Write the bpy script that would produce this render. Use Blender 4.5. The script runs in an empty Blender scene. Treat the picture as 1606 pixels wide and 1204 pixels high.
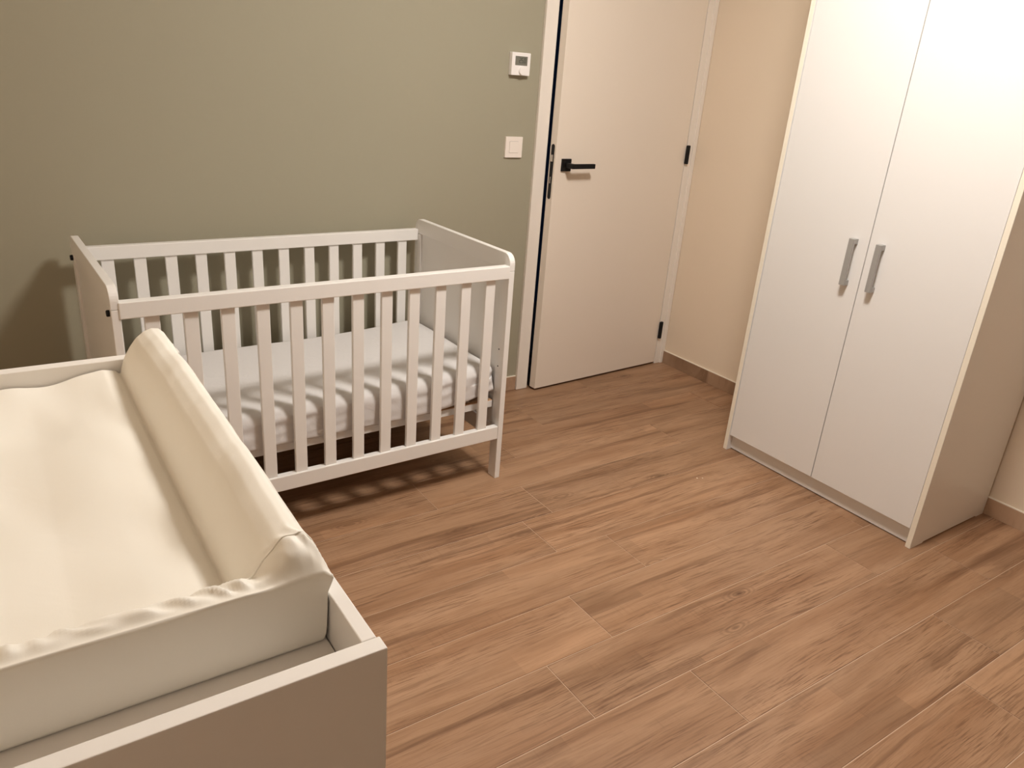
import bpy, bmesh, math, random
from mathutils import Vector, Matrix, noise

random.seed(7)
S = bpy.context.scene
C = S.collection

# ------------------------------------------------------------------ camera
# room axes: x = 0 right wall, y = 0 sage wall, z = 0 floor (metres)
FPX, YAW, PITCH, ROLL = 1197.02, 0.6185, -0.3856, 0.0787
fwd = Vector((math.sin(YAW) * math.cos(PITCH), math.cos(YAW) * math.cos(PITCH), math.sin(PITCH)))
rgt = Vector((math.cos(YAW), -math.sin(YAW), 0))
upv = rgt.cross(fwd)
r2 = rgt * math.cos(ROLL) + upv * math.sin(ROLL)
u2 = -rgt * math.sin(ROLL) + upv * math.cos(ROLL)
cam_d = bpy.data.cameras.new('camera')
cam_d.sensor_width = 36.0
cam_d.lens = 36.0 * FPX / 1606.0
cam_d.clip_start = 0.02
cam = bpy.data.objects.new('camera', cam_d)
C.objects.link(cam)
cam.matrix_world = Matrix(((r2.x, u2.x, -fwd.x, -2.9359), (r2.y, u2.y, -fwd.y, -2.7470),
                           (r2.z, u2.z, -fwd.z, 1.3946), (0, 0, 0, 1)))
S.camera = cam

# ------------------------------------------------------------------ world and view
w = bpy.data.worlds.new('night')
S.world = w
w.use_nodes = True
w.node_tree.nodes['Background'].inputs[0].default_value = (0.010, 0.022, 0.045, 1)
w.node_tree.nodes['Background'].inputs[1].default_value = 0.5
S.view_settings.view_transform = 'Standard'
S.view_settings.look = 'None'
S.view_settings.exposure = 0.0
S.view_settings.gamma = 1.0
S.view_settings.use_curve_mapping = False
LAMP_POS = (-1.47, -1.62, 2.5)
LAMP_STRENGTH = 108.0
LAMP_COLOR = (1.0, 0.95, 0.885, 1)

# ------------------------------------------------------------------ material helpers
class NT:
    def __init__(s, name):
        s.m = bpy.data.materials.new(name)
        s.m.use_nodes = True
        s.t = s.m.node_tree
        s.t.nodes.clear()
        s.out = s.n('ShaderNodeOutputMaterial')
        s.b = s.n('ShaderNodeBsdfPrincipled')
        s.l(s.b.outputs[0], s.out.inputs[0])
    def n(s, kind, **kw):
        nd = s.t.nodes.new(kind)
        for k, v in kw.items():
            setattr(nd, k, v)
        return nd
    def l(s, a, b):
        s.t.links.new(a, b)
    def math(s, op, a, b=None, c=None):
        nd = s.n('ShaderNodeMath', operation=op)
        for i, v in enumerate((a, b, c)):
            if v is None:
                continue
            if hasattr(v, 'is_linked'):
                s.l(v, nd.inputs[i])
            else:
                nd.inputs[i].default_value = v
        return nd.outputs[0]
    def vmath(s, op, a, b):
        nd = s.n('ShaderNodeVectorMath', operation=op)
        for i, v in enumerate((a, b)):
            if hasattr(v, 'is_linked'):
                s.l(v, nd.inputs[i])
            else:
                nd.inputs[i].default_value = v
        return nd.outputs[0]
    def noise(s, vec, scale=1, detail=3, rough=.5, dist=0):
        nd = s.n('ShaderNodeTexNoise')
        s.l(vec, nd.inputs['Vector'])
        nd.inputs['Scale'].default_value = scale
        nd.inputs['Detail'].default_value = detail
        nd.inputs['Roughness'].default_value = rough
        nd.inputs['Distortion'].default_value = dist
        return nd.outputs[0]
    def ramp(s, f, stops):
        nd = s.n('ShaderNodeValToRGB')
        e = nd.color_ramp.elements
        while len(e) < len(stops):
            e.new(0.5)
        for el, (p, c) in zip(e, stops):
            el.position = p
            el.color = (c, c, c, 1) if isinstance(c, (int, float)) else (*c, 1)
        s.l(f, nd.inputs[0])
        return nd.outputs[0]
    def mix(s, f, a, b, mode='MIX'):
        nd = s.n('ShaderNodeMix', data_type='RGBA', blend_type=mode)
        for sock, v in ((nd.inputs[0], f), (nd.inputs[6], a), (nd.inputs[7], b)):
            if hasattr(v, 'is_linked'):
                s.l(v, sock)
            elif isinstance(v, (int, float)):
                sock.default_value = v
            else:
                sock.default_value = (*v, 1)
        return nd.outputs[2]
    def bump(s, h, strength=.2, dist=.001):
        nd = s.n('ShaderNodeBump')
        nd.inputs['Strength'].default_value = strength
        nd.inputs['Distance'].default_value = dist
        s.l(h, nd.inputs['Height'])
        s.l(nd.outputs[0], s.b.inputs['Normal'])
    def obj(s):
        return s.n('ShaderNodeTexCoord').outputs['Object']


def plain(name, col, rough=.5, spec=.5, metal=0., nscale=0., nstr=.1, ndist=.0006, var=.03, stretch=(1, 1, 1)):
    t = NT(name)
    co = t.vmath('MULTIPLY', t.obj(), stretch)
    f = t.noise(co, 2.3, 3)
    lo = tuple(c * (1 - var) for c in col)
    hi = tuple(min(1, c * (1 + var)) for c in col)
    t.l(t.mix(f, lo, hi), t.b.inputs['Base Color'])
    t.b.inputs['Roughness'].default_value = rough
    t.b.inputs['Specular IOR Level'].default_value = spec
    t.b.inputs['Metallic'].default_value = metal
    if nscale:
        t.bump(t.noise(co, nscale, 3), nstr, ndist)
    return t.m


def plank_material(name, light, mid, dark, tint=1.0):
    """wood-look porcelain: boards of mixed tone printed inside each tile, streaks, fibres, knots"""
    t = NT(name)
    co = t.obj()
    rnd = t.n('ShaderNodeObjectInfo').outputs['Random']
    off = t.n('ShaderNodeCombineXYZ')
    t.l(t.math('MULTIPLY', rnd, 37.7), off.inputs[0])
    t.l(t.math('MULTIPLY', rnd, 91.3), off.inputs[1])
    t.l(t.math('MULTIPLY', rnd, 13.1), off.inputs[2])
    v = t.vmath('ADD', co, off.outputs[0])
    warp = t.noise(t.vmath('MULTIPLY', v, (1.6, 7.0, 1)), 1, 3)
    wv = t.n('ShaderNodeCombineXYZ')
    t.l(t.math('MULTIPLY', t.math('SUBTRACT', warp, .5), .045), wv.inputs[1])
    vw = t.vmath('ADD', v, wv.outputs[0])
    def grey(f):
        c = t.n('ShaderNodeCombineColor')
        for k in range(3):
            t.l(f, c.inputs[k])
        return c.outputs[0]
    # broad tone
    g1 = t.noise(t.vmath('MULTIPLY', vw, (1.1, 17, 1)), 1, 8, .60, .15)
    col = t.mix(t.ramp(g1, [(.36, 0.), (.60, 1.)]), mid, light)
    # short boards printed across the tile: tone jumps at straight cross cuts
    sep = t.n('ShaderNodeSeparateXYZ')
    t.l(v, sep.inputs[0])
    lane = t.math('FLOOR', t.math('MULTIPLY', sep.outputs[1], 9.0))
    cx = t.math('FLOOR', t.math('ADD', t.math('MULTIPLY', sep.outputs[0], 2.7), t.math('MULTIPLY', lane, .37)))
    cell = t.n('ShaderNodeCombineXYZ')
    t.l(cx, cell.inputs[0]); t.l(lane, cell.inputs[1])
    wn = t.n('ShaderNodeTexWhiteNoise', noise_dimensions='2D')
    t.l(cell.outputs[0], wn.inputs['Vector'])
    soft = t.ramp(t.noise(t.vmath('MULTIPLY', v, (2.5, 9, 1)), 1, 3), [(.40, 0.), (.62, 1.)])
    col = t.mix(soft, col, t.mix(1., col, grey(t.math('MULTIPLY_ADD', wn.outputs[0], .34, .80)), 'MULTIPLY'))
    # pale washed areas and greyish veil
    g4 = t.noise(t.vmath('MULTIPLY', v, (2.0, 8, 1)), 1, 4)
    col = t.mix(t.math('MULTIPLY', t.ramp(g4, [(.48, 0.), (.70, 1.)]), .55), col, (light[0] * 1.10, light[1] * 1.16, light[2] * 1.24))
    # dark stained streaks with crisp and feathered borders
    g2 = t.noise(t.vmath('MULTIPLY', vw, (.95, 24, 1)), 1, 8, .60, .2)
    col = t.mix(t.math('MULTIPLY', t.ramp(g2, [(.56, 0.), (.61, .5), (.70, 1.)]), .66), col, dark)
    g5 = t.noise(t.vmath('MULTIPLY', vw, (1.7, 9.5, 1)), 1, 4, .5, .35)
    col = t.mix(t.math('MULTIPLY', t.ramp(g5, [(.62, 0.), (.65, .8), (.74, 1.)]), .24), col, dark)
    # fine fibres, denser in some zones
    g3 = t.noise(t.vmath('MULTIPLY', vw, (9, 230, 1)), 1, 4, .65)
    zone = t.ramp(t.noise(t.vmath('MULTIPLY', v, (1.6, 9, 1)), 1, 3), [(.42, .30), (.60, 1.)])
    fib = t.math('MULTIPLY', t.ramp(g3, [(.48, 0.), (.66, 1.)]), t.math('MULTIPLY', zone, .78))
    col = t.mix(fib, col, dark)
    # knots with rings
    vo = t.n('ShaderNodeTexVoronoi', feature='F1')
    t.l(t.vmath('MULTIPLY', vw, (2.7, 8.0, 0)), vo.inputs['Vector'])
    vo.inputs['Scale'].default_value = 1
    sepc = t.n('ShaderNodeSeparateColor')
    t.l(vo.outputs['Color'], sepc.inputs[0])
    has = t.math('GREATER_THAN', sepc.outputs[0], .50)
    d = t.math('ADD', vo.outputs['Distance'], t.math('MULTIPLY', t.math('SUBTRACT', g1, .5), .12))
    core = t.ramp(d, [(.02, 1.), (.085, 0.)])
    rings = t.math('MULTIPLY', t.math('MULTIPLY_ADD', t.math('SINE', t.math('MULTIPLY', d, 120.)), .5, .5),
                   t.ramp(d, [(.07, 1.), (.22, 0.)]))
    kn = t.math('MULTIPLY', has, t.math('MAXIMUM', t.math('MULTIPLY', core, .85), t.math('MULTIPLY', rings, .50)))
    col = t.mix(kn, col, tuple(c * .75 for c in dark))
    # saw marks across the grain
    saw = t.noise(t.vmath('MULTIPLY', v, (150, 6, 1)), 1, 2)
    sawz = t.ramp(t.noise(t.vmath('MULTIPLY', v, (3, 8, 1)), 1.3, 2), [(.53, 0.), (.66, 1.)])
    col = t.mix(t.math('MULTIPLY', t.math('MULTIPLY', sawz, t.ramp(saw, [(.52, 0.), (.66, 1.)])), .12), col, dark)
    # each tile has a slightly different tone
    col = t.mix(1., col, grey(t.math('MULTIPLY_ADD', rnd, .16, .92 * tint)), 'MULTIPLY')
    t.l(col, t.b.inputs['Base Color'])
    t.b.inputs['Roughness'].default_value = .42
    t.b.inputs['Specular IOR Level'].default_value = .35
    t.bump(t.math('ADD', g3, t.math('MULTIPLY', saw, .5)), .25, .0006)
    return t.m


def fabric(name, col, rough, wrinkle, scale, spec=.4):
    t = NT(name)
    co = t.obj()
    f = t.noise(co, 6, 2)
    t.l(t.mix(f, tuple(c * .97 for c in col), col), t.b.inputs['Base Color'])
    t.b.inputs['Roughness'].default_value = rough
    t.b.inputs['Specular IOR Level'].default_value = spec
    h = t.math('ADD', t.noise(co, scale, 3, .5, 1.2), t.math('MULTIPLY', t.noise(co, 700, 1), .03))
    t.bump(h, wrinkle, .004)
    return t.m


M = {}
M['sage'] = plain('sage_paint', (.365, .338, .252), .75, .3, 0, 160, .10, .0006, .02)
M['beige'] = plain('beige_paint', (.82, .69, .545), .8, .3, 0, 160, .10, .0006, .015)
M['ceil'] = plain('ceiling_paint', (.82, .80, .76), .85, .2, 0, 120, .08, .0006, .01)
M['hall'] = plain('hall_night_tint', (.20, .30, .42), .8, .2, 0, 120, .08, .0006, .01)  # blue of the night put into the wall colour
M['grout'] = plain('grout', (.56, .40, .285), .85, .2, 0, 300, .2, .0005, .05)
M['door'] = plain('door_lacquer', (.84, .745, .645), .38, .4, 0, 220, .06, .0003, .01)
M['trim'] = plain('trim_lacquer', (.86, .79, .715), .40, .4, 0, 200, .05, .0003, .01)
M['crib'] = plain('crib_white_lacquer', (.86, .835, .805), .34, .45, 0, 60, .05, .0004, .012)
M['ward'] = plain('wardrobe_melamine', (.825, .805, .785), .30, .45, 0, 500, .05, .0002, .008)
M['edge'] = plain('white_edge_band', (.90, .83, .70), .4, .4, 0, 0)
M['table'] = plain('changing_table_white', (.86, .825, .785), .38, .4, 0, 400, .05, .0002, .01)
M['black'] = plain('black_metal', (.008, .008, .009), .45, .3, .2, 300, .05, .0002, .1)
M['addedglass'] = plain('added_dark_glass', (.004, .005, .008), .04, .5)  # near-black panes of the added window, returning little light
M['dark'] = plain('dark_slot', (.006, .006, .007), .6, .2)
M['steel'] = plain('latch_steel', (.55, .52, .48), .3, .5, 1.0, 200, .05, .0002)
M['grey'] = plain('brushed_grey_handle', (.42, .41, .395), .40, .5, .35, 300, .1, .0003, .05, (1, 1, .06))
M['plastic'] = plain('white_plastic', (.92, .88, .86), .35, .45, 0, 0, var=.005)
M['switch'] = plain('cream_plastic', (.90, .82, .75), .35, .45, 0, 0, var=.005)
M['lcd'] = plain('lcd_grey', (.18, .175, .145), .25, .5, 0, 0, var=.03)
M['digit'] = plain('lcd_segment', (.022, .026, .018), .35, .4)
M['rawwood'] = plain('bare_pine', (.60, .36, .20), .6, .3, 0, 60, .2, .0004, .12, (1, 12, 1))
M['basewood'] = plain('base_slat_birch', (.50, .36, .24), .6, .3, 0, 60, .2, .0004, .12, (12, 1, 1))
M['sealant'] = plain('white_sealant', (.86, .78, .66), .5, .4)
M['crumb'] = plain('pale_crumb', (.85, .75, .62), .8, .2)
M['mat'] = fabric('coated_cream_cloth', (.93, .895, .815), .48, .30, 9)
M['sheet'] = fabric('white_cotton_sheet', (.74, .715, .705), .85, .35, 22, .2)
M['plank'] = plank_material('wood_look_tile', (.395, .232, .134), (.290, .154, .081), (.118, .049, .0205))
M['skirt'] = plank_material('wood_look_skirting', (.46, .30, .195), (.38, .24, .15), (.20, .11, .06))

# ------------------------------------------------------------------ mesh helpers
def mesh_obj(name, me, mat, parent=None):
    o = bpy.data.objects.new(name, me)
    C.objects.link(o)
    if mat is not None and not me.materials:
        me.materials.append(mat)
    if parent is not None:
        o.parent = parent
    return o


def bm_done(bm, name, smooth=False):
    me = bpy.data.meshes.new(name)
    bm.normal_update()
    bm.to_mesh(me)
    bm.free()
    if smooth:
        for p in me.polygons:
            p.use_smooth = True
    return me


def add_box(bm, lo, hi, bev=0., seg=1):
    lo, hi = Vector(lo), Vector(hi)
    r = bmesh.ops.create_cube(bm, size=1)
    vs = r['verts']
    c, d = (lo + hi) / 2, hi - lo
    for v in vs:
        v.co = Vector((c.x + v.co.x * d.x, c.y + v.co.y * d.y, c.z + v.co.z * d.z))
    if bev:
        es = list({e for v in vs for e in v.link_edges})
        bmesh.ops.bevel(bm, geom=es, offset=bev, segments=seg, affect='EDGES', profile=.5)


def box(name, lo, hi, mat, parent=None, bev=.0012, seg=1):
    bm = bmesh.new()
    add_box(bm, lo, hi, bev, seg)
    return mesh_obj(name, bm_done(bm, name), mat, parent)


def boxes(name, lst, mat, parent=None, bev=.0012):
    bm = bmesh.new()
    for lo, hi in lst:
        add_box(bm, lo, hi, bev)
    return mesh_obj(name, bm_done(bm, name), mat, parent)


def prism(name, pts, axis, a, b, mat, parent=None, bev=.0, seg=1, smooth=False):
    """extrude a 2D outline along axis ('x': pts are (y,z), 'y': (x,z), 'z': (x,y)) from a to b"""
    bm = bmesh.new()
    def P(p, t):
        return {'x': (t, p[0], p[1]), 'y': (p[0], t, p[1]), 'z': (p[0], p[1], t)}[axis]
    v0 = [bm.verts.new(P(p, a)) for p in pts]
    v1 = [bm.verts.new(P(p, b)) for p in pts]
    n = len(pts)
    bm.faces.new(v0); bm.faces.new(v1[::-1])
    for i in range(n):
        bm.faces.new((v0[i], v0[(i + 1) % n], v1[(i + 1) % n], v1[i]))
    bmesh.ops.recalc_face_normals(bm, faces=bm.faces)
    if bev:
        es = [e for e in bm.edges if (e.verts[0] in v0) == (e.verts[1] in v0)]
        bmesh.ops.bevel(bm, geom=es, offset=bev, segments=seg, affect='EDGES', profile=.5)
    return mesh_obj(name, bm_done(bm, name, smooth), mat, parent)


def tube(name, pts, r, mat, parent=None, n=8, closed=False):
    bm = bmesh.new()
    rings = []
    for i, p in enumerate(pts):
        p = Vector(p)
        a = Vector(pts[max(0, i - 1)]); b = Vector(pts[min(len(pts) - 1, i + 1)])
        t = (b - a).normalized()
        ref = Vector((0, 0, 1)) if abs(t.z) < .9 else Vector((1, 0, 0))
        e1 = t.cross(ref).normalized(); e2 = t.cross(e1)
        rings.append([bm.verts.new(p + (e1 * math.cos(2 * math.pi * k / n) + e2 * math.sin(2 * math.pi * k / n)) * r) for k in range(n)])
    for A, B in zip(rings, rings[1:]):
        for k in range(n):
            bm.faces.new((A[k], A[(k + 1) % n], B[(k + 1) % n], B[k]))
    bm.faces.new(rings[0][::-1]); bm.faces.new(rings[-1])
    bmesh.ops.recalc_face_normals(bm, faces=bm.faces)
    return mesh_obj(name, bm_done(bm, name, True), mat, parent)


def lathe(name, prof, mat, parent=None, n=32, axis='z', at=(0, 0, 0), smooth=True):
    """prof: list of (radius, height); axis of revolution z or -y (pointing out of the back wall)"""
    bm = bmesh.new()
    at = Vector(at)
    rings = []
    for r, h in prof:
        ring = []
        for k in range(n):
            a = 2 * math.pi * k / n
            x, y = r * math.cos(a), r * math.sin(a)
            p = Vector((x, y, h)) if axis == 'z' else Vector((x, -h, y))
            if axis == 'x':
                p = Vector((-h, x, y))
            ring.append(bm.verts.new(at + p))
        rings.append(ring)
    for A, B in zip(rings, rings[1:]):
        for k in range(n):
            bm.faces.new((A[k], A[(k + 1) % n], B[(k + 1) % n], B[k]))
    bm.faces.new(rings[0][::-1]); bm.faces.new(rings[-1])
    bmesh.ops.recalc_face_normals(bm, faces=bm.faces)
    me = bm_done(bm, name, smooth)
    o = mesh_obj(name, me, mat, parent)
    if smooth:
        me.set_sharp_from_angle(angle=math.radians(40))
    return o


def empty(name, loc=(0, 0, 0), rz=0.):
    o = bpy.data.objects.new(name, None)
    o.empty_display_size = .1
    C.objects.link(o)
    o.location = loc
    o.rotation_euler = (0, 0, rz)
    return o


def tag(o, label, cat, group=None):
    o['label'] = label
    o['category'] = cat
    if group:
        o['group'] = group
    return o


def struct(o, label=None, cat=None):
    o['kind'] = 'structure'
    if label:
        o['label'] = label
    if cat:
        o['category'] = cat
    return o


def sstep(a, b, x):
    t = min(1, max(0, (x - a) / (b - a)))
    return t * t * (3 - 2 * t)


# ------------------------------------------------------------------ room shell
XL, YF, ZC = -3.275, -3.9, 2.5          # left wall, wall behind the viewer, ceiling
TH = .14
floor = box('floor', (XL - TH, YF - TH, -.12), (TH, 1.3, -.0014), M['grout'], None, 0)
struct(floor, 'wood-look tiled floor in long brown planks', 'floor')

# planks: rows along x, measured joints
PW, PL, GAP = .1965, 1.172, .0026
joints = {0: -.62, 1: -1.08, 2: -1.355, 3: -1.81, 4: -1.466, 5: -1.594, 6: -1.392, 7: -1.70, 8: -1.923,
          9: -1.605, 10: -.784, 11: -.993, 12: -1.30, 13: -.55, 14: -1.75, 15: -1.1, 16: -.7, -1: -1.4, -2: -.8}
plank_meshes = {}
def plank_mesh(lx, ly):
    key = (round(lx, 3), round(ly, 3))
    if key not in plank_meshes:
        bm = bmesh.new()
        add_box(bm, (-lx / 2, -ly / 2, -.008), (lx / 2, ly / 2, 0), .0005)
        me = bm_done(bm, 'plank')
        me.materials.append(M['plank'])
        plank_meshes[key] = me
    return plank_meshes[key]
for k in range(-2, 21):
    y1, y0 = -.0015 - PW * k, -.0015 - PW * (k + 1)
    y0 = max(y0, YF)
    if y1 - y0 < .02:
        continue
    j = joints.get(k, -1.0 - .37 * (k % 3))
    xs = [XL, 0]
    n = -5
    while n < 6:
        x = j + n * PL
        if XL + .02 < x < -.02:
            xs.append(x)
        n += 1
    xs.sort()
    for a, b in zip(xs, xs[1:]):
        lx, ly = b - a - GAP, y1 - y0 - GAP
        o = mesh_obj('plank', plank_mesh(lx, ly), None, floor)
        o.location = ((a + b) / 2, (y0 + y1) / 2, random.uniform(-.0003, .0003))

DX0, DX1, DZ = -.905, -.062, 2.035        # door opening between the casings
wb = boxes('wall_back', [((XL - TH, 0, -.1), (DX0 - .02, TH, ZC)), ((DX0 - .02, 0, DZ + .02), (DX1 + .02, TH, ZC)),
                         ((DX1 + .02, 0, -.1), (0, TH, ZC))], M['sage'], None, 0)
struct(wb, 'plain sage green painted wall behind the crib', 'wall')
wr = box('wall_right', (0, YF - TH, -.1), (TH, TH, ZC), M['beige'], None, 0)
struct(wr, 'beige painted wall behind the wardrobe', 'wall')
wl = box('wall_left', (XL - TH, YF - TH, -.1), (XL, 0, ZC), M['beige'], None, 0)
struct(wl, 'beige painted wall beside the changing table', 'wall')
WX0, WX1, WZ0, WZ1 = -2.95, -1.15, .08, 2.15      # unseen dark window, added to cut fill light from behind the viewer
wf = boxes('wall_front', [((XL, YF - TH, -.1), (WX0, YF, ZC)), ((WX1, YF - TH, -.1), (0, YF, ZC)),
                          ((WX0, YF - TH, -.1), (WX1, YF, WZ0)), ((WX0, YF - TH, WZ1), (WX1, YF, ZC))], M['beige'], None, 0)
win = empty('added_window_1', ((WX0 + WX1) / 2, YF - .09, WZ0))
struct(win, 'added unseen dark window that cuts bounce light from the wall facing the crib', 'window')
hw_, hh_ = (WX1 - WX0) / 2, WZ1 - WZ0
for lo, hi in (((-hw_, -.03, 0), (hw_, .03, .07)), ((-hw_, -.03, hh_ - .07), (hw_, .03, hh_)), ((-hw_, -.03, .07), (-hw_ + .07, .03, hh_ - .07)),
               ((hw_ - .07, -.03, .07), (hw_, .03, hh_ - .07)), ((-.05, -.03, .07), (.05, .03, hh_ - .07))):
    box('added_window_frame', lo, hi, M['black'], win, .002)
for a, b in ((-hw_ + .07, -.05), (.05, hw_ - .07)):
    box('added_pane', (a, -.012, .07), (b, .012, hh_ - .07), M['addedglass'], win, 0)
struct(wf, 'beige painted wall facing the crib', 'wall')
ce = box('ceiling', (XL - TH, YF - TH, ZC), (TH, TH, ZC + .1), M['ceil'], None, 0)
struct(ce, 'plain white ceiling', 'ceiling')
hw = box('wall_hall', (-1.9, 1.2, -.1), (.6, 1.3, 2.6), M['hall'], None, 0)
struct(hw, 'unlit hallway wall beyond the door gap, tinted blue for night', 'wall')

# skirting: wood-look tile strips with a white sealant bead
BBH = .067
def baseboard(name, a, b, side, label):
    """a..b run along the wall; side: 'back','right','left','front'"""
    L = abs(b - a)
    e = empty(name)
    struct(e, label, 'baseboard')
    n = max(1, math.ceil(L / 1.17))
    cuts = [a + (b - a) * i / n for i in range(n + 1)]
    for c0, c1 in zip(cuts, cuts[1:]):
        l = abs(c1 - c0) - .0015
        o = box('skirting_tile', (-l / 2, -.0045, 0), (l / 2, .0045, BBH), M['skirt'], e, .0008)
        m = (c0 + c1) / 2
        s = box('sealant_bead', (-l / 2, -.003, BBH - .001), (l / 2, .0045, BBH + .0035), M['sealant'], o, .0006)
        if side == 'back':
            o.location = (m, -.005, 0)
        elif side == 'front':
            o.location = (m, YF + .005, 0); o.rotation_euler.z = math.pi
        elif side == 'right':
            o.location = (-.005, m, 0); o.rotation_euler.z = -math.pi / 2
        else:
            o.location = (XL + .005, m, 0); o.rotation_euler.z = math.pi / 2
baseboard('baseboard_back', XL, -.968, 'back', 'wood-look skirting along the sage wall')
baseboard('baseboard_right', -.016, YF, 'right', 'wood-look skirting along the beige wall')
baseboard('baseboard_left', YF, 0, 'left', 'wood-look skirting along the left wall')
baseboard('baseboard_front', XL, 0, 'front', 'wood-look skirting along the wall facing the crib')

# door lining and casings
tr = empty('trim_1', (0, 0, 0))
struct(tr, 'off-white door lining and flat casings around the doorway', 'door frame')
CY = -.016
box('casing', (-.966, CY, 0), (DX0, -.0002, DZ + .062), M['trim'], tr, .0018, 2)
box('casing', (DX1, CY, 0), (-.0016, -.0002, DZ + .062), M['trim'], tr, .0018, 2)
box('casing', (DX0 + .0003, CY, DZ), (DX1 - .0003, -.0002, DZ + .062), M['trim'], tr, .0018, 2)
box('casing_bead', (-.026, CY - .006, 0), (-.0016, CY + .0004, DZ + .06), M['trim'], tr, .002, 2)
box('jamb', (DX0 - .018, 0, 0), (DX0, TH, DZ), M['trim'], tr, .001)
box('jamb', (DX1, 0, 0), (DX1 + .018, TH, DZ), M['trim'], tr, .001)
box('jamb', (DX0 - .018, 0, DZ), (DX1 + .018, TH, DZ + .018), M['trim'], tr, .001)
box('door_stop', (DX0, .034, 0), (DX0 + .014, TH, DZ), M['trim'], tr, .001)
box('door_stop', (DX1 - .014, .034, 0), (DX1, TH, DZ), M['trim'], tr, .001)

# door leaf, slightly ajar (local: x from hinge to -width, front face at y = 0)
HX, HY = -.0655, -.0165
LW = .829
ang = math.atan2(.064 - .0165, .8285)
dr = empty('door_1', (HX, HY, 0), ang)
struct(dr, 'off-white flush door standing slightly ajar with black handle', 'door')
box('door_leaf', (-LW, 0, .011), (-.002, .040, DZ - .004), M['door'], dr, .0015, 2)
# black square rosette and lever
hd = box('handle_rosette', (-LW + .034, -.009, 1.020), (-LW + .086, -.0002, 1.072), M['black'], dr, .0015)
bm = bmesh.new()
add_box(bm, (-LW + .049, -.052, 1.036), (-LW + .071, -.009, 1.056), .002)
add_box(bm, (-LW + .049, -.060, 1.036), (-LW + .182, -.046, 1.056), .002)
mesh_obj('handle_lever', bm_done(bm, 'handle_lever'), M['black'], dr)
# lock face plate on the leaf edge
zs0, zs1 = .900, 1.130
rr = .010
pts = []
for i in range(9):
    a = math.pi * i / 8
    pts.append((.0205 + rr * math.cos(a), zs1 - rr + rr * math.sin(a)))
for i in range(9):
    a = math.pi + math.pi * i / 8
    pts.append((.0205 + rr * math.cos(a), zs0 + rr + rr * math.sin(a)))
lp = prism('lock_plate', pts, 'x', -LW - .0012, -LW + .002, M['black'], dr)
prism('latch_bolt', [(.013, 1.058), (.028, 1.058), (.028, 1.086), (.013, 1.086)], 'x', -LW - .007, -LW - .0005, M['steel'], lp, .001)
prism('dead_bolt_slot', [(.019, .967), (.024, .967), (.024, .994), (.019, .994)], 'x', -LW - .0018, -LW - .0006, M['steel'], lp)
# hinges: two leaves visible as black barrels on the casing joint
for z0, z1 in ((.147, .238), (1.046, 1.133), (1.80, 1.888)):
    h = lathe('hinge', [(.0072, 0), (.0082, .001), (.0082, z1 - z0 - .001), (.0072, z1 - z0)], M['black'], dr, 14, 'z', (.0045, -.0085, z0))
    box('hinge_knuckle_plate', (-.006, -.0145, z0 + .001), (.012, -.0025, z1 - .001), M['black'], h, .001)

# ------------------------------------------------------------------ wardrobe
WX, WA, WB, WH = -.5085, -.9035, -1.7345, 2.02
wd = empty('wardrobe', (-.26, (WA + WB) / 2, 0))
tag(wd, 'tall white two-door wardrobe with grey bar handles against the beige wall', 'wardrobe')
ox, oy = -.26, (WA + WB) / 2
def wbox(name, lo, hi, mat, parent=None, bev=.001):
    return box(name, (lo[0] - ox, lo[1] - oy, lo[2]), (hi[0] - ox, hi[1] - oy, hi[2]), mat, parent or wd, bev)
XB = -.0115
T = .018
for ya, yb in ((WA - T, WA), (WB, WB + T)):
    prism('side_panel', [(WX - ox, 0), (WX + .075 - ox, 0), (WX + .085 - ox, .005), (XB - .06 - ox, .005), (XB - .05 - ox, 0), (XB - ox, 0), (XB - ox, WH), (WX - ox, WH)],
          'y', ya - oy, yb - oy, M['ward'], wd, .0004)
    wbox('edge_band', (WX - .0009, ya + .0004, .001), (WX - .0001, yb - .0004, WH - .001), M['edge'], None, .0002)
ylo, yhi = WB + T, WA - T
wbox('plinth', (WX + .026, ylo, .004), (WX + .042, yhi, .070), M['ward'], None, 0)
wbox('bottom_board', (WX + .022, ylo, .070), (XB, yhi, .088), M['ward'])
wbox('top_board', (WX + .022, ylo, WH - .019), (XB, yhi, WH - .001), M['ward'])
wbox('back_board', (XB - .005, ylo, .088), (XB, yhi, WH - .019), M['ward'])
for z in (.62, 1.05, 1.62):
    wbox('shelf', (WX + .03, ylo, z), (XB - .006, yhi, z + .018), M['ward'])
ysp = (ylo + yhi) / 2
doors = [(ysp + .0016, yhi - .0022, ysp + .0395, 1), (ylo + .0022, ysp - .0016, ysp - .0595, -1)]
for ya, yb, hy, sgn in doors:
    d = wbox('wardrobe_door', (WX + .0025, ya, .069), (WX + .0205, yb, WH - .003), M['ward'], None, .0008)
    # bar handle standing off on two end blocks
    hx0, hz0, hz1 = WX + .0025, .803, .963
    bm = bmesh.new()
    ya2, yb2 = hy - oy, hy + .020 - oy
    add_box(bm, (hx0 - .026 - ox, ya2, hz0), (hx0 - .017 - ox, yb2, hz1), .0008)
    add_box(bm, (hx0 - .0175 - ox, ya2, hz1 - .018), (hx0 - ox, yb2, hz1), .0008)
    add_box(bm, (hx0 - .0175 - ox, ya2, hz0), (hx0 - ox, yb2, hz0 + .018), .0008)
    mesh_obj('handle', bm_done(bm, 'handle'), M['grey'], d)

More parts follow.
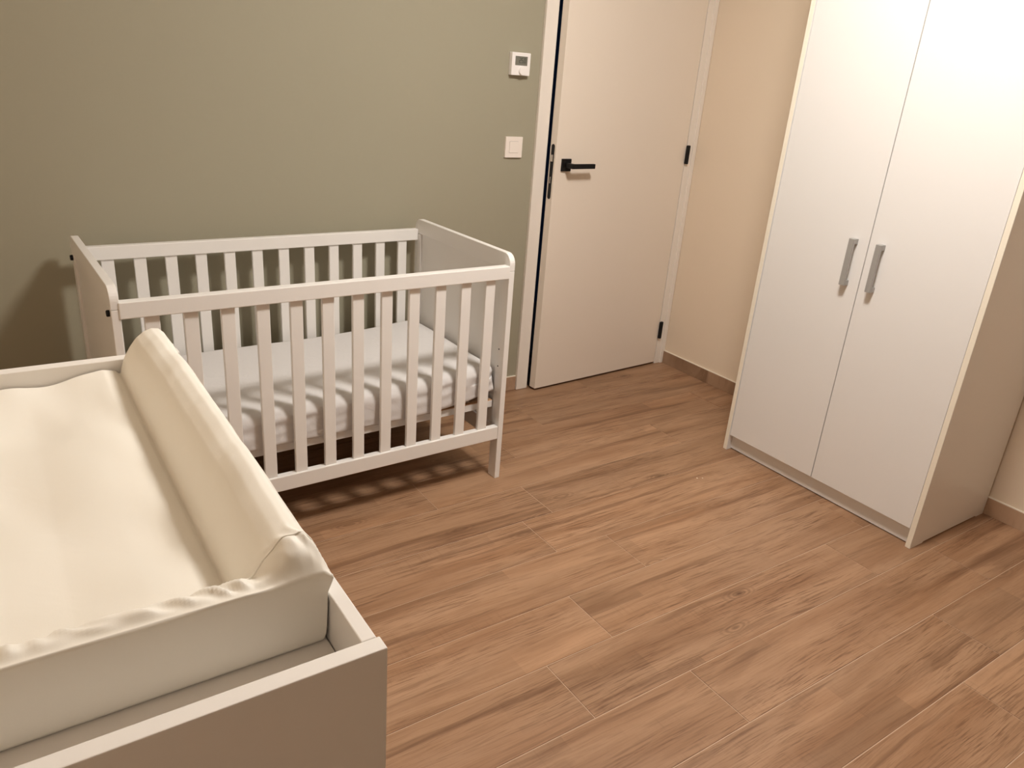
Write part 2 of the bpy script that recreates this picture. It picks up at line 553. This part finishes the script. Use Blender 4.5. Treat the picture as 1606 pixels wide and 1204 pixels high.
# ------------------------------------------------------------------ crib (local x: -1.22..0, y: 0 front .. D back)
CL, D, CH = 1.22, .655, .8416
cr = empty('crib', (-1.4997, -.6938, 0), .0246)
tag(cr, 'white wooden baby crib with slatted sides standing by the sage wall', 'crib')
ET = .021
for xo, xi in ((-CL, -CL + ET), (-ET, 0)):
    for ya, yb in ((0., .046), (D - .046, D)):
        box('leg', (xo, ya, 0), (xi, yb, .7838), M['crib'], cr, .002, 2)
    R = .036
    pts = [(0, .785), (D, .785)]
    for i in range(9):
        a = (math.pi / 2) * i / 8
        pts.append((D - R + R * math.cos(a), CH - R + R * math.sin(a)))
    for i in range(9):
        a = math.pi / 2 + (math.pi / 2) * i / 8
        pts.append((R + R * math.cos(a), CH - R + R * math.sin(a)))
    prism('end_top_rail', pts, 'x', xo, xi, M['crib'], cr, .0018, 2)
    box('end_bottom_rail', (xo + .002, .0465, .142), (xi - .002, D - .0465, .205), M['crib'], cr, .0015)
    box('end_panel', (xo + .0065, .0475, .2055), (xi - .0065, D - .0475, .7845), M['crib'], cr, .001)
    if xo < -1:
        for yb in (.020, D - .020):
            lathe('bolt_cap', [(.0035, 0), (.0085, .0005), (.0085, .006), (.007, .008)], M['black'], cr, 14, 'x', (xo, yb, .772))
    # dark discs inside the legs, painted for the shade in peg holes
    sx = xi if xo < -1 else xo
    for z in (.437, .50):
        lathe('peg_hole_shade', [(.003, 0), (.003, .0006)], M['dark'], cr, 10, 'x', (sx + (.0003 if xo < -1 else .0003), .030, z))
RX0, RX1 = -CL + ET + .0004, -ET - .0004
box('side_rail', (RX0 - .003, -.0035, .7590), (RX1, .026, .8025), M['crib'], cr, .0025, 2)
box('side_rail', (RX0, .001, .1630), (RX1, .026, .2130), M['crib'], cr, .0022, 2)
box('side_rail', (RX0, D - .027, .7590), (RX1, D - .002, .8025), M['crib'], cr, .0025, 2)
box('side_rail', (RX0, D - .027, .1630), (RX1, D - .002, .2130), M['crib'], cr, .0022, 2)
bm = bmesh.new()
add_box(bm, (-.0185, -.0065, .2125), (.0185, .0065, .7595), .0022, 2)
slat_me = bm_done(bm, 'slat')
slat_me.materials.append(M['crib'])
for i in range(12):
    for yc in (.0145, D - .0145):
        o = mesh_obj('slat', slat_me, None, cr)
        o.location = (-1.1265 + .0945 * i, yc, 0)
# mattress base: painted rails with bare edges, birch slats
for yc in (.047, D - .065):
    r = box('base_rail', (RX0 + .002, yc, .2735), (RX1 - .001, yc + .018, .2985), M['crib'], cr, .001)
    box('bare_edge', (RX0 + .002, yc + .0005, .2985), (RX1 - .001, yc + .0175, .3005), M['rawwood'], r, .0004)
for xc in (RX0 + .002, RX1 - .021):
    box('base_cross_rail', (xc, .0655, .2735), (xc + .02, D - .0655, .2985), M['crib'], cr, .001)
for i in range(14):
    x = RX0 + .055 + i * .0805
    box('base_slat', (x, .0655, .2920), (x + .055, D - .0655, .3000), M['basewood'], cr, .001)
lathe('base_bolt', [(.006, 0), (.006, .004), (.004, .006)], M['steel'], cr, 14, 'z', (-.045, .056, .3004))
tube('base_bolt_stem', [(-.045, .056, .245), (-.045, .056, .2736)], .004, M['steel'], cr, 8)

# ------------------------------------------------------------------ crib mattress
def rounded_box(name, half, rt, rb, n, disp, mat, parent=None):
    bm = bmesh.new()
    hx, hy, hz = half
    nx, ny, nz = n
    def lin(h, m):
        return [-h + 2 * h * i / m for i in range(m + 1)]
    X, Y, Z = lin(hx, nx), lin(hy, ny), lin(hz, nz)
    cache = {}
    def V(p):
        k = tuple(round(c, 6) for c in p)
        if k not in cache:
            q = Vector(p)
            r = rb + (rt - rb) * sstep(-hz, 0, q.z)
            inner = Vector((max(-hx + r, min(hx - r, q.x)), max(-hy + r, min(hy - r, q.y)), max(-hz + r, min(hz - r, q.z))))
            d = q - inner
            if d.length > 1e-9:
                q = inner + d.normalized() * r
            cache[k] = bm.verts.new(disp(q))
        return cache[k]
    for A, B, f in ((X, Y, lambda a, b: (a, b, -hz)), (X, Y, lambda a, b: (a, b, hz)),
                    (X, Z, lambda a, b: (a, -hy, b)), (X, Z, lambda a, b: (a, hy, b)),
                    (Y, Z, lambda a, b: (-hx, a, b)), (Y, Z, lambda a, b: (hx, a, b))):
        for i in range(len(A) - 1):
            for j in range(len(B) - 1):
                bm.faces.new((V(f(A[i], B[j])), V(f(A[i + 1], B[j])), V(f(A[i + 1], B[j + 1])), V(f(A[i], B[j + 1]))))
    bmesh.ops.recalc_face_normals(bm, faces=bm.faces)
    return mesh_obj(name, bm_done(bm, name, True), mat, parent)

MX0, MX1, MY0, MY1, MZ0, MZ1 = -1.192, -.027, .032, D - .032, .3012, .425
mhx, mhy, mhz = (MX1 - MX0) / 2, (MY1 - MY0) / 2, (MZ1 - MZ0) / 2
def mat_disp(q):
    p = q.copy()
    side = sstep(.6, 1., abs(q.y) / mhy)
    # sheet wrinkles on the flanks, sagging diagonally
    wv = noise.noise(Vector((q.x * 5 + q.z * 9, q.z * 42 - q.x * 6, q.y * 2)))
    wv2 = noise.noise(Vector((q.x * 14, q.z * 30 + q.x * 11, 4.2)))
    p.y += side * math.copysign(1, q.y) * (.0045 * wv + .0025 * wv2)
    top = sstep(-.2, 1., q.z / mhz)
    p.z += top * .004 * noise.noise(Vector((q.x * 3.2, q.y * 3.5, 1.7)))
    # right end is bent upward inside the frame
    k = sstep(mhx - .42, mhx, q.x)
    p.z += k * k * (.024 if q.z < 0 else .020)
    if q.z < 0:
        p.z += .016 * sstep(mhx - .12, mhx, q.x)
    # keep inside the slats
    p.y = max(-mhy - .003, min(mhy + .003, p.y))
    return p
mt = rounded_box('crib_mattress', (mhx, mhy, mhz), .034, .010, (150, 60, 22), mat_disp, M['sheet'])
tag(mt, 'crib mattress in a white fitted sheet lying inside the white crib', 'mattress')
ca = .0246
lx, ly = (MX0 + MX1) / 2, (MY0 + MY1) / 2
mt.location = (-1.4997 + lx * math.cos(ca) - ly * math.sin(ca), -.6938 + lx * math.sin(ca) + ly * math.cos(ca), (MZ0 + MZ1) / 2)
mt.rotation_euler = (0, 0, ca)

# ------------------------------------------------------------------ changing table
TXR, TXL, TYF, TYB, TZ = -2.7135, -3.262, -2.2865, -1.4965, .945
tb = empty('changing_table', ((TXL + TXR) / 2, (TYF + TYB) / 2, 0))
tag(tb, 'white chest with a shallow changing tray on top, in front of the crib', 'changing table')
ax, ay = tb.location.x, tb.location.y
def tbox(name, lo, hi, mat=None, parent=None, bev=.0012, seg=2):
    return box(name, (lo[0] - ax, lo[1] - ay, lo[2]), (hi[0] - ax, hi[1] - ay, hi[2]), mat or M['table'], parent or tb, bev, seg)
PT = .0165
tbox('side_panel', (TXL, TYF, 0), (TXR, TYF + PT, TZ))
tbox('side_panel', (TXL, TYB - PT - .003, 0), (TXR, TYB, TZ))
tbox('tray_rim', (TXR - .0165, TYF + PT, .852), (TXR - .0028, TYB - PT - .003, TZ))
tbox('tray_rim', (TXL, TYF + PT, .80), (TXL + .0165, TYB - PT - .003, TZ))
tbox('tray_floor', (TXL + .0165, TYF + PT, .873), (TXR - .0175, TYB - PT - .003, .891))
tbox('back_board', (TXL, TYF + PT, .06), (TXL + .006, TYB - PT - .003, .80))
tbox('plinth', (TXR - .05, TYF + PT, 0), (TXR - .034, TYB - PT - .003, .065))
tbox('bottom_board', (TXL + .006, TYF + PT, .065), (TXR - .022, TYB - PT - .003, .083))
z = .07
for hgt in (.26, .26, .255):
    dd = tbox('drawer', (TXR - .0215, TYF + PT + .002, z), (TXR - .0035, TYB - PT - .005, z + hgt - .003))
    yc = (TYF + TYB) / 2
    bm = bmesh.new()
    hx = TXR - .0035 - ax
    zc = z + hgt * .62
    add_box(bm, (hx + .017, yc - .08 - ay, zc), (hx + .026, yc + .08 - ay, zc + .02), .0008)
    add_box(bm, (hx, yc - .08 - ay, zc), (hx + .0175, yc - .062 - ay, zc + .02), .0008)
    add_box(bm, (hx, yc + .062 - ay, zc), (hx + .0175, yc + .08 - ay, zc + .02), .0008)
    mesh_obj('handle', bm_done(bm, 'handle'), M['grey'], dd)
    z += hgt

# ------------------------------------------------------------------ changing mat
AX0, AX1, AY0, AY1 = -3.226, -2.7265, -2.1985, -1.5215
AZ0 = .8925
prof = [(0, .956), (.0025, .968), (.008, .982), (.016, .990), (.026, .9915), (.037, .9875), (.048, .979), (.058, .9665),
        (.066, .954), (.0715, .9425), (.0745, .9315), (.0762, .9235), (.0782, .9265), (.082, .9305), (.10, .9335), (.14, .931), (.20, .924), (.26, .922)]
def interp(d):
    d = max(0, min(prof[-1][0], d))
    for (a, za), (b, zb) in zip(prof, prof[1:]):
        if d <= b:
            return za + (zb - za) * (d - a) / (b - a)
    return prof[-1][1]
def mat_height(x, y):
    d = min(AX1 - x, x - AX0)
    e = y - AY0
    base = interp(d)
    yy = (y - AY0) / (AY1 - AY0)
    bol = 1 - sstep(.05, .078, d)
    ridge = 1 - sstep(.028, .07, d)
    # bolster swells in the middle of its length
    base += bol * sstep(0, .02, d) * .010 * sstep(0, .35, yy) * (1 - sstep(.70, 1., yy)) + ridge * sstep(0, .02, d) * .006 * (1 - yy)
    # front lip: everything is drawn up to the straight front edge
    wpad = 1 - sstep(.016, .058, e)
    wbol = max(0., 1 - e / .034) ** 2
    wgt = wbol * bol + wpad * (1 - bol)
    edge = .9705 - .005 * (1 - sstep(0, .008, d))
    z = base + (edge - base) * wgt
    # gathers along the front lip
    g = noise.noise(Vector((x * 34 + 3.3 * noise.noise(Vector((x * 9, y * 12, .3))), y * 7, 2.2)))
    g2 = noise.noise(Vector((x * 70, y * 10, 8.2)))
    z += (.0060 * (1 - 2.2 * abs(g)) + .0030 * g2) * sstep(.002, .012, e) * (1 - sstep(.026, .060, e))
    # soft folds
    pad = 1 - bol
    z += pad * .0130 * noise.noise(Vector((x * 5.2 + y * 3.5, y * 5.5 - x * 4, .9))) * sstep(.03, .12, e) * sstep(.078, .12, d)
    z += pad * .0036 * noise.noise(Vector((x * 14, y * 9 + x * 9, 3.9))) * sstep(.03, .12, e) * sstep(.078, .12, d)
    # creases across the bolster
    cr_ = noise.noise(Vector((x * 6 + y * 4, y * 13 - x * 16, 5.1)))
    win = sstep(.10, .30, yy) * (1 - sstep(.86, .97, yy))
    z += bol * ridge * win * (.0030 * cr_) + bol * win * sstep(.004, .02, d) * .0020 * noise.noise(Vector((x * 12 + y * 8, y * 36 - x * 22, 5.1))) + bol * .0016 * noise.noise(Vector((x * 20, y * 16, 7)))
    # crumpled back hem
    z += (1 - bol) * .006 * noise.noise(Vector((x * 16, 2.2, 4))) * sstep(.88, 1., yy)
    return z
def ease(n, dense):
    """parameter list 0..1, denser toward both ends"""
    return [(.5 - .5 * math.cos(math.pi * i / n)) * dense + (i / n) * (1 - dense) for i in range(n + 1)]
us, vs_ = ease(200, .7), ease(190, .55)
bm = bmesh.new()
grid = []
RC = .010
for v in vs_:
    row = []
    for u in us:
        x = AX0 + (AX1 - AX0) * u
        y = AY0 + (AY1 - AY0) * v
        row.append(bm.verts.new((x, y, mat_height(x, y))))
    grid.append(row)
nv, nu = len(grid), len(grid[0])
for j in range(nv - 1):
    for i in range(nu - 1):
        bm.faces.new((grid[j][i], grid[j][i + 1], grid[j + 1][i + 1], grid[j + 1][i]))
loop = [grid[0][i] for i in range(nu)] + [grid[j][-1] for j in range(1, nv)] + \
       [grid[-1][i] for i in range(nu - 2, -1, -1)] + [grid[j][0] for j in range(nv - 2, 0, -1)]
cxm, cym = (AX0 + AX1) / 2, (AY0 + AY1) / 2
prev = loop
fr = [(.05, .0006), (.12, .0010), (.25, .0010), (.5, .0004), (.75, -.0002), (.88, -.001), (.95, -.002), (1.0, -.004)]
rings_ = []
for f, outw in fr:
    ring = []
    for v in loop:
        p = v.co
        sx = sstep((AX1 - AX0) / 2 - .03, (AX1 - AX0) / 2, abs(p.x - cxm)) * math.copysign(1, p.x - cxm)
        sy = sstep((AY1 - AY0) / 2 - .03, (AY1 - AY0) / 2, abs(p.y - cym)) * math.copysign(1, p.y - cym)
        wob = .0012 * noise.noise(Vector((p.x * 11, p.y * 11, f * 3)))
        zz = p.z + (AZ0 - p.z) * f
        ring.append(bm.verts.new((p.x + sx * (outw + wob * (1 - f) - .0062 * sstep(.02, .24, f)), p.y + sy * (outw + wob * (1 - f)), zz)))
    n = len(loop)
    for i in range(n):
        bm.faces.new((prev[i], ring[i], ring[(i + 1) % n], prev[(i + 1) % n]))
    prev = ring
bm.faces.new(prev[::-1])
bmesh.ops.recalc_face_normals(bm, faces=bm.faces)
me = bm_done(bm, 'changing_mat', True)
cm = mesh_obj('changing_mat', me, M['mat'])
tag(cm, 'padded cream changing mat with a raised bolster, lying in the changing tray', 'changing mat')
# seam over the end of the bolster and a small sewn-in tab at the far end
pts = []
for i in range(22):
    d = .002 + .078 * i / 21
    x = AX1 - d
    y = AY0 + .029
    pts.append((x, y, mat_height(x, y) + .0002))
tube('seam_piping', pts, .0010, M['mat'], cm, 6)
prism('sewn_tab', [(AX1 - .006, .953), (AX1 + .0035, .956), (AX1 + .0035, .962), (AX1 - .006, .966)], 'y', AY1 - .004, AY1 + .0005, M['mat'], cm)

# ------------------------------------------------------------------ thermostat on the sage wall
th = empty('thermostat', (-1.0745, 0, 1.43))
tag(th, 'small square white room thermostat with grey display and dial, beside the door', 'thermostat')
box('housing', (-.0445, -.0215, -.0425), (.0445, -.0003, .0425), M['plastic'], th, .0022, 2)
sc = box('display', (-.0290, -.0222, -.0050), (.0295, -.0208, .0290), M['lcd'], th, .0004)
SEG = {'2': 'abged', '5': 'afgcd', '0': 'abcdef'}
def digit(ch, x, z, wd_, h):
    t_ = wd_ * .20
    bars = {'a': (x, z + h - t_, x + wd_, z + h), 'g': (x, z + h / 2 - t_ / 2, x + wd_, z + h / 2 + t_ / 2), 'd': (x, z, x + wd_, z + t_),
            'f': (x, z + h / 2, x + t_, z + h), 'b': (x + wd_ - t_, z + h / 2, x + wd_, z + h),
            'e': (x, z, x + t_, z + h / 2), 'c': (x + wd_ - t_, z, x + wd_, z + h / 2)}
    boxes('digit', [((bars[s][0], -.0226, bars[s][1]), (bars[s][2], -.0221, bars[s][3])) for s in SEG[ch]], M['digit'], sc, 0)
digit('2', -.0105, .0045, .0080, .0185)
digit('5', .0005, .0045, .0080, .0185)
digit('0', .0130, .0045, .0080, .0185)
box('decimal_point', (.0098, -.0226, .0045), (.0116, -.0221, .0063), M['digit'], sc, 0)
lathe('dial', [(.0165, 0), (.0165, .0075), (.0155, .0090), (.0001, .0092)], M['plastic'], th, 36, 'y', (.0060, -.0210, -.0250))

# ------------------------------------------------------------------ light switch
sw = empty('light_switch', (-1.0725, 0, 1.1105))
tag(sw, 'cream square rocker light switch on the sage wall beside the door', 'light switch')
bm = bmesh.new()
for lo, hi in (((-.0415, -.009, .0235), (.0415, -.0003, .0415)), ((-.0415, -.009, -.0415), (.0415, -.0003, -.0235)),
               ((-.0415, -.009, -.0236), (-.0230, -.0003, .0236)), ((.0230, -.009, -.0236), (.0415, -.0003, .0236))):
    add_box(bm, lo, hi, .0)
bmesh.ops.remove_doubles(bm, verts=bm.verts, dist=.00005)
mesh_obj('frame_plate', bm_done(bm, 'frame_plate'), M['switch'], sw)
box('mounting_base', (-.0232, -.0050, -.0237), (.0232, -.0004, .0237), M['dark'], sw, 0)
prism('rocker', [(-.0222, -.0050), (.0226, -.0050), (.0226, -.0094), (-.0222, -.0108)], 'z', -.0228, .0228, M['switch'], sw, .0006)

# ------------------------------------------------------------------ crumbs on the floor in front of the wardrobe
for i, (x, y, r) in enumerate(((-.8135, -1.0440, .0030), (-.7935, -1.0530, .0024))):
    bm = bmesh.new()
    bmesh.ops.create_icosphere(bm, subdivisions=2, radius=r)
    for v in bm.verts:
        v.co *= 1 + .35 * noise.noise(v.co * 500 + Vector((i * 3, 0, 0)))
        v.co.z *= .5
    o = mesh_obj('crumb', bm_done(bm, 'crumb'), M['crumb'])
    o.location = (x, y, r * .5)
    tag(o, ('larger' if i == 0 else 'smaller') + ' of two pale crumbs on the floor before the wardrobe', 'crumb', 'crumbs on the floor')

# ------------------------------------------------------------------ ceiling lamp (above the frame)
lm = empty('ceiling_lamp', LAMP_POS)
tag(lm, 'round flush ceiling lamp with a glowing white diffuser', 'lamp')
lathe('lamp_base', [(.20, -.03), (.22, -.028), (.22, -.001), (.215, 0)], M['plastic'], lm, 40)
em = NT('lamp_diffuser')
em.b.inputs['Base Color'].default_value = (.9, .88, .84, 1)
em.b.inputs['Emission Color'].default_value = LAMP_COLOR
em.b.inputs['Emission Strength'].default_value = LAMP_STRENGTH
lathe('lamp_diffuser', [(.196, -.031), (.196, -.06), (.182, -.08), (.14, -.092), (.0005, -.097)], em.m, lm, 40)
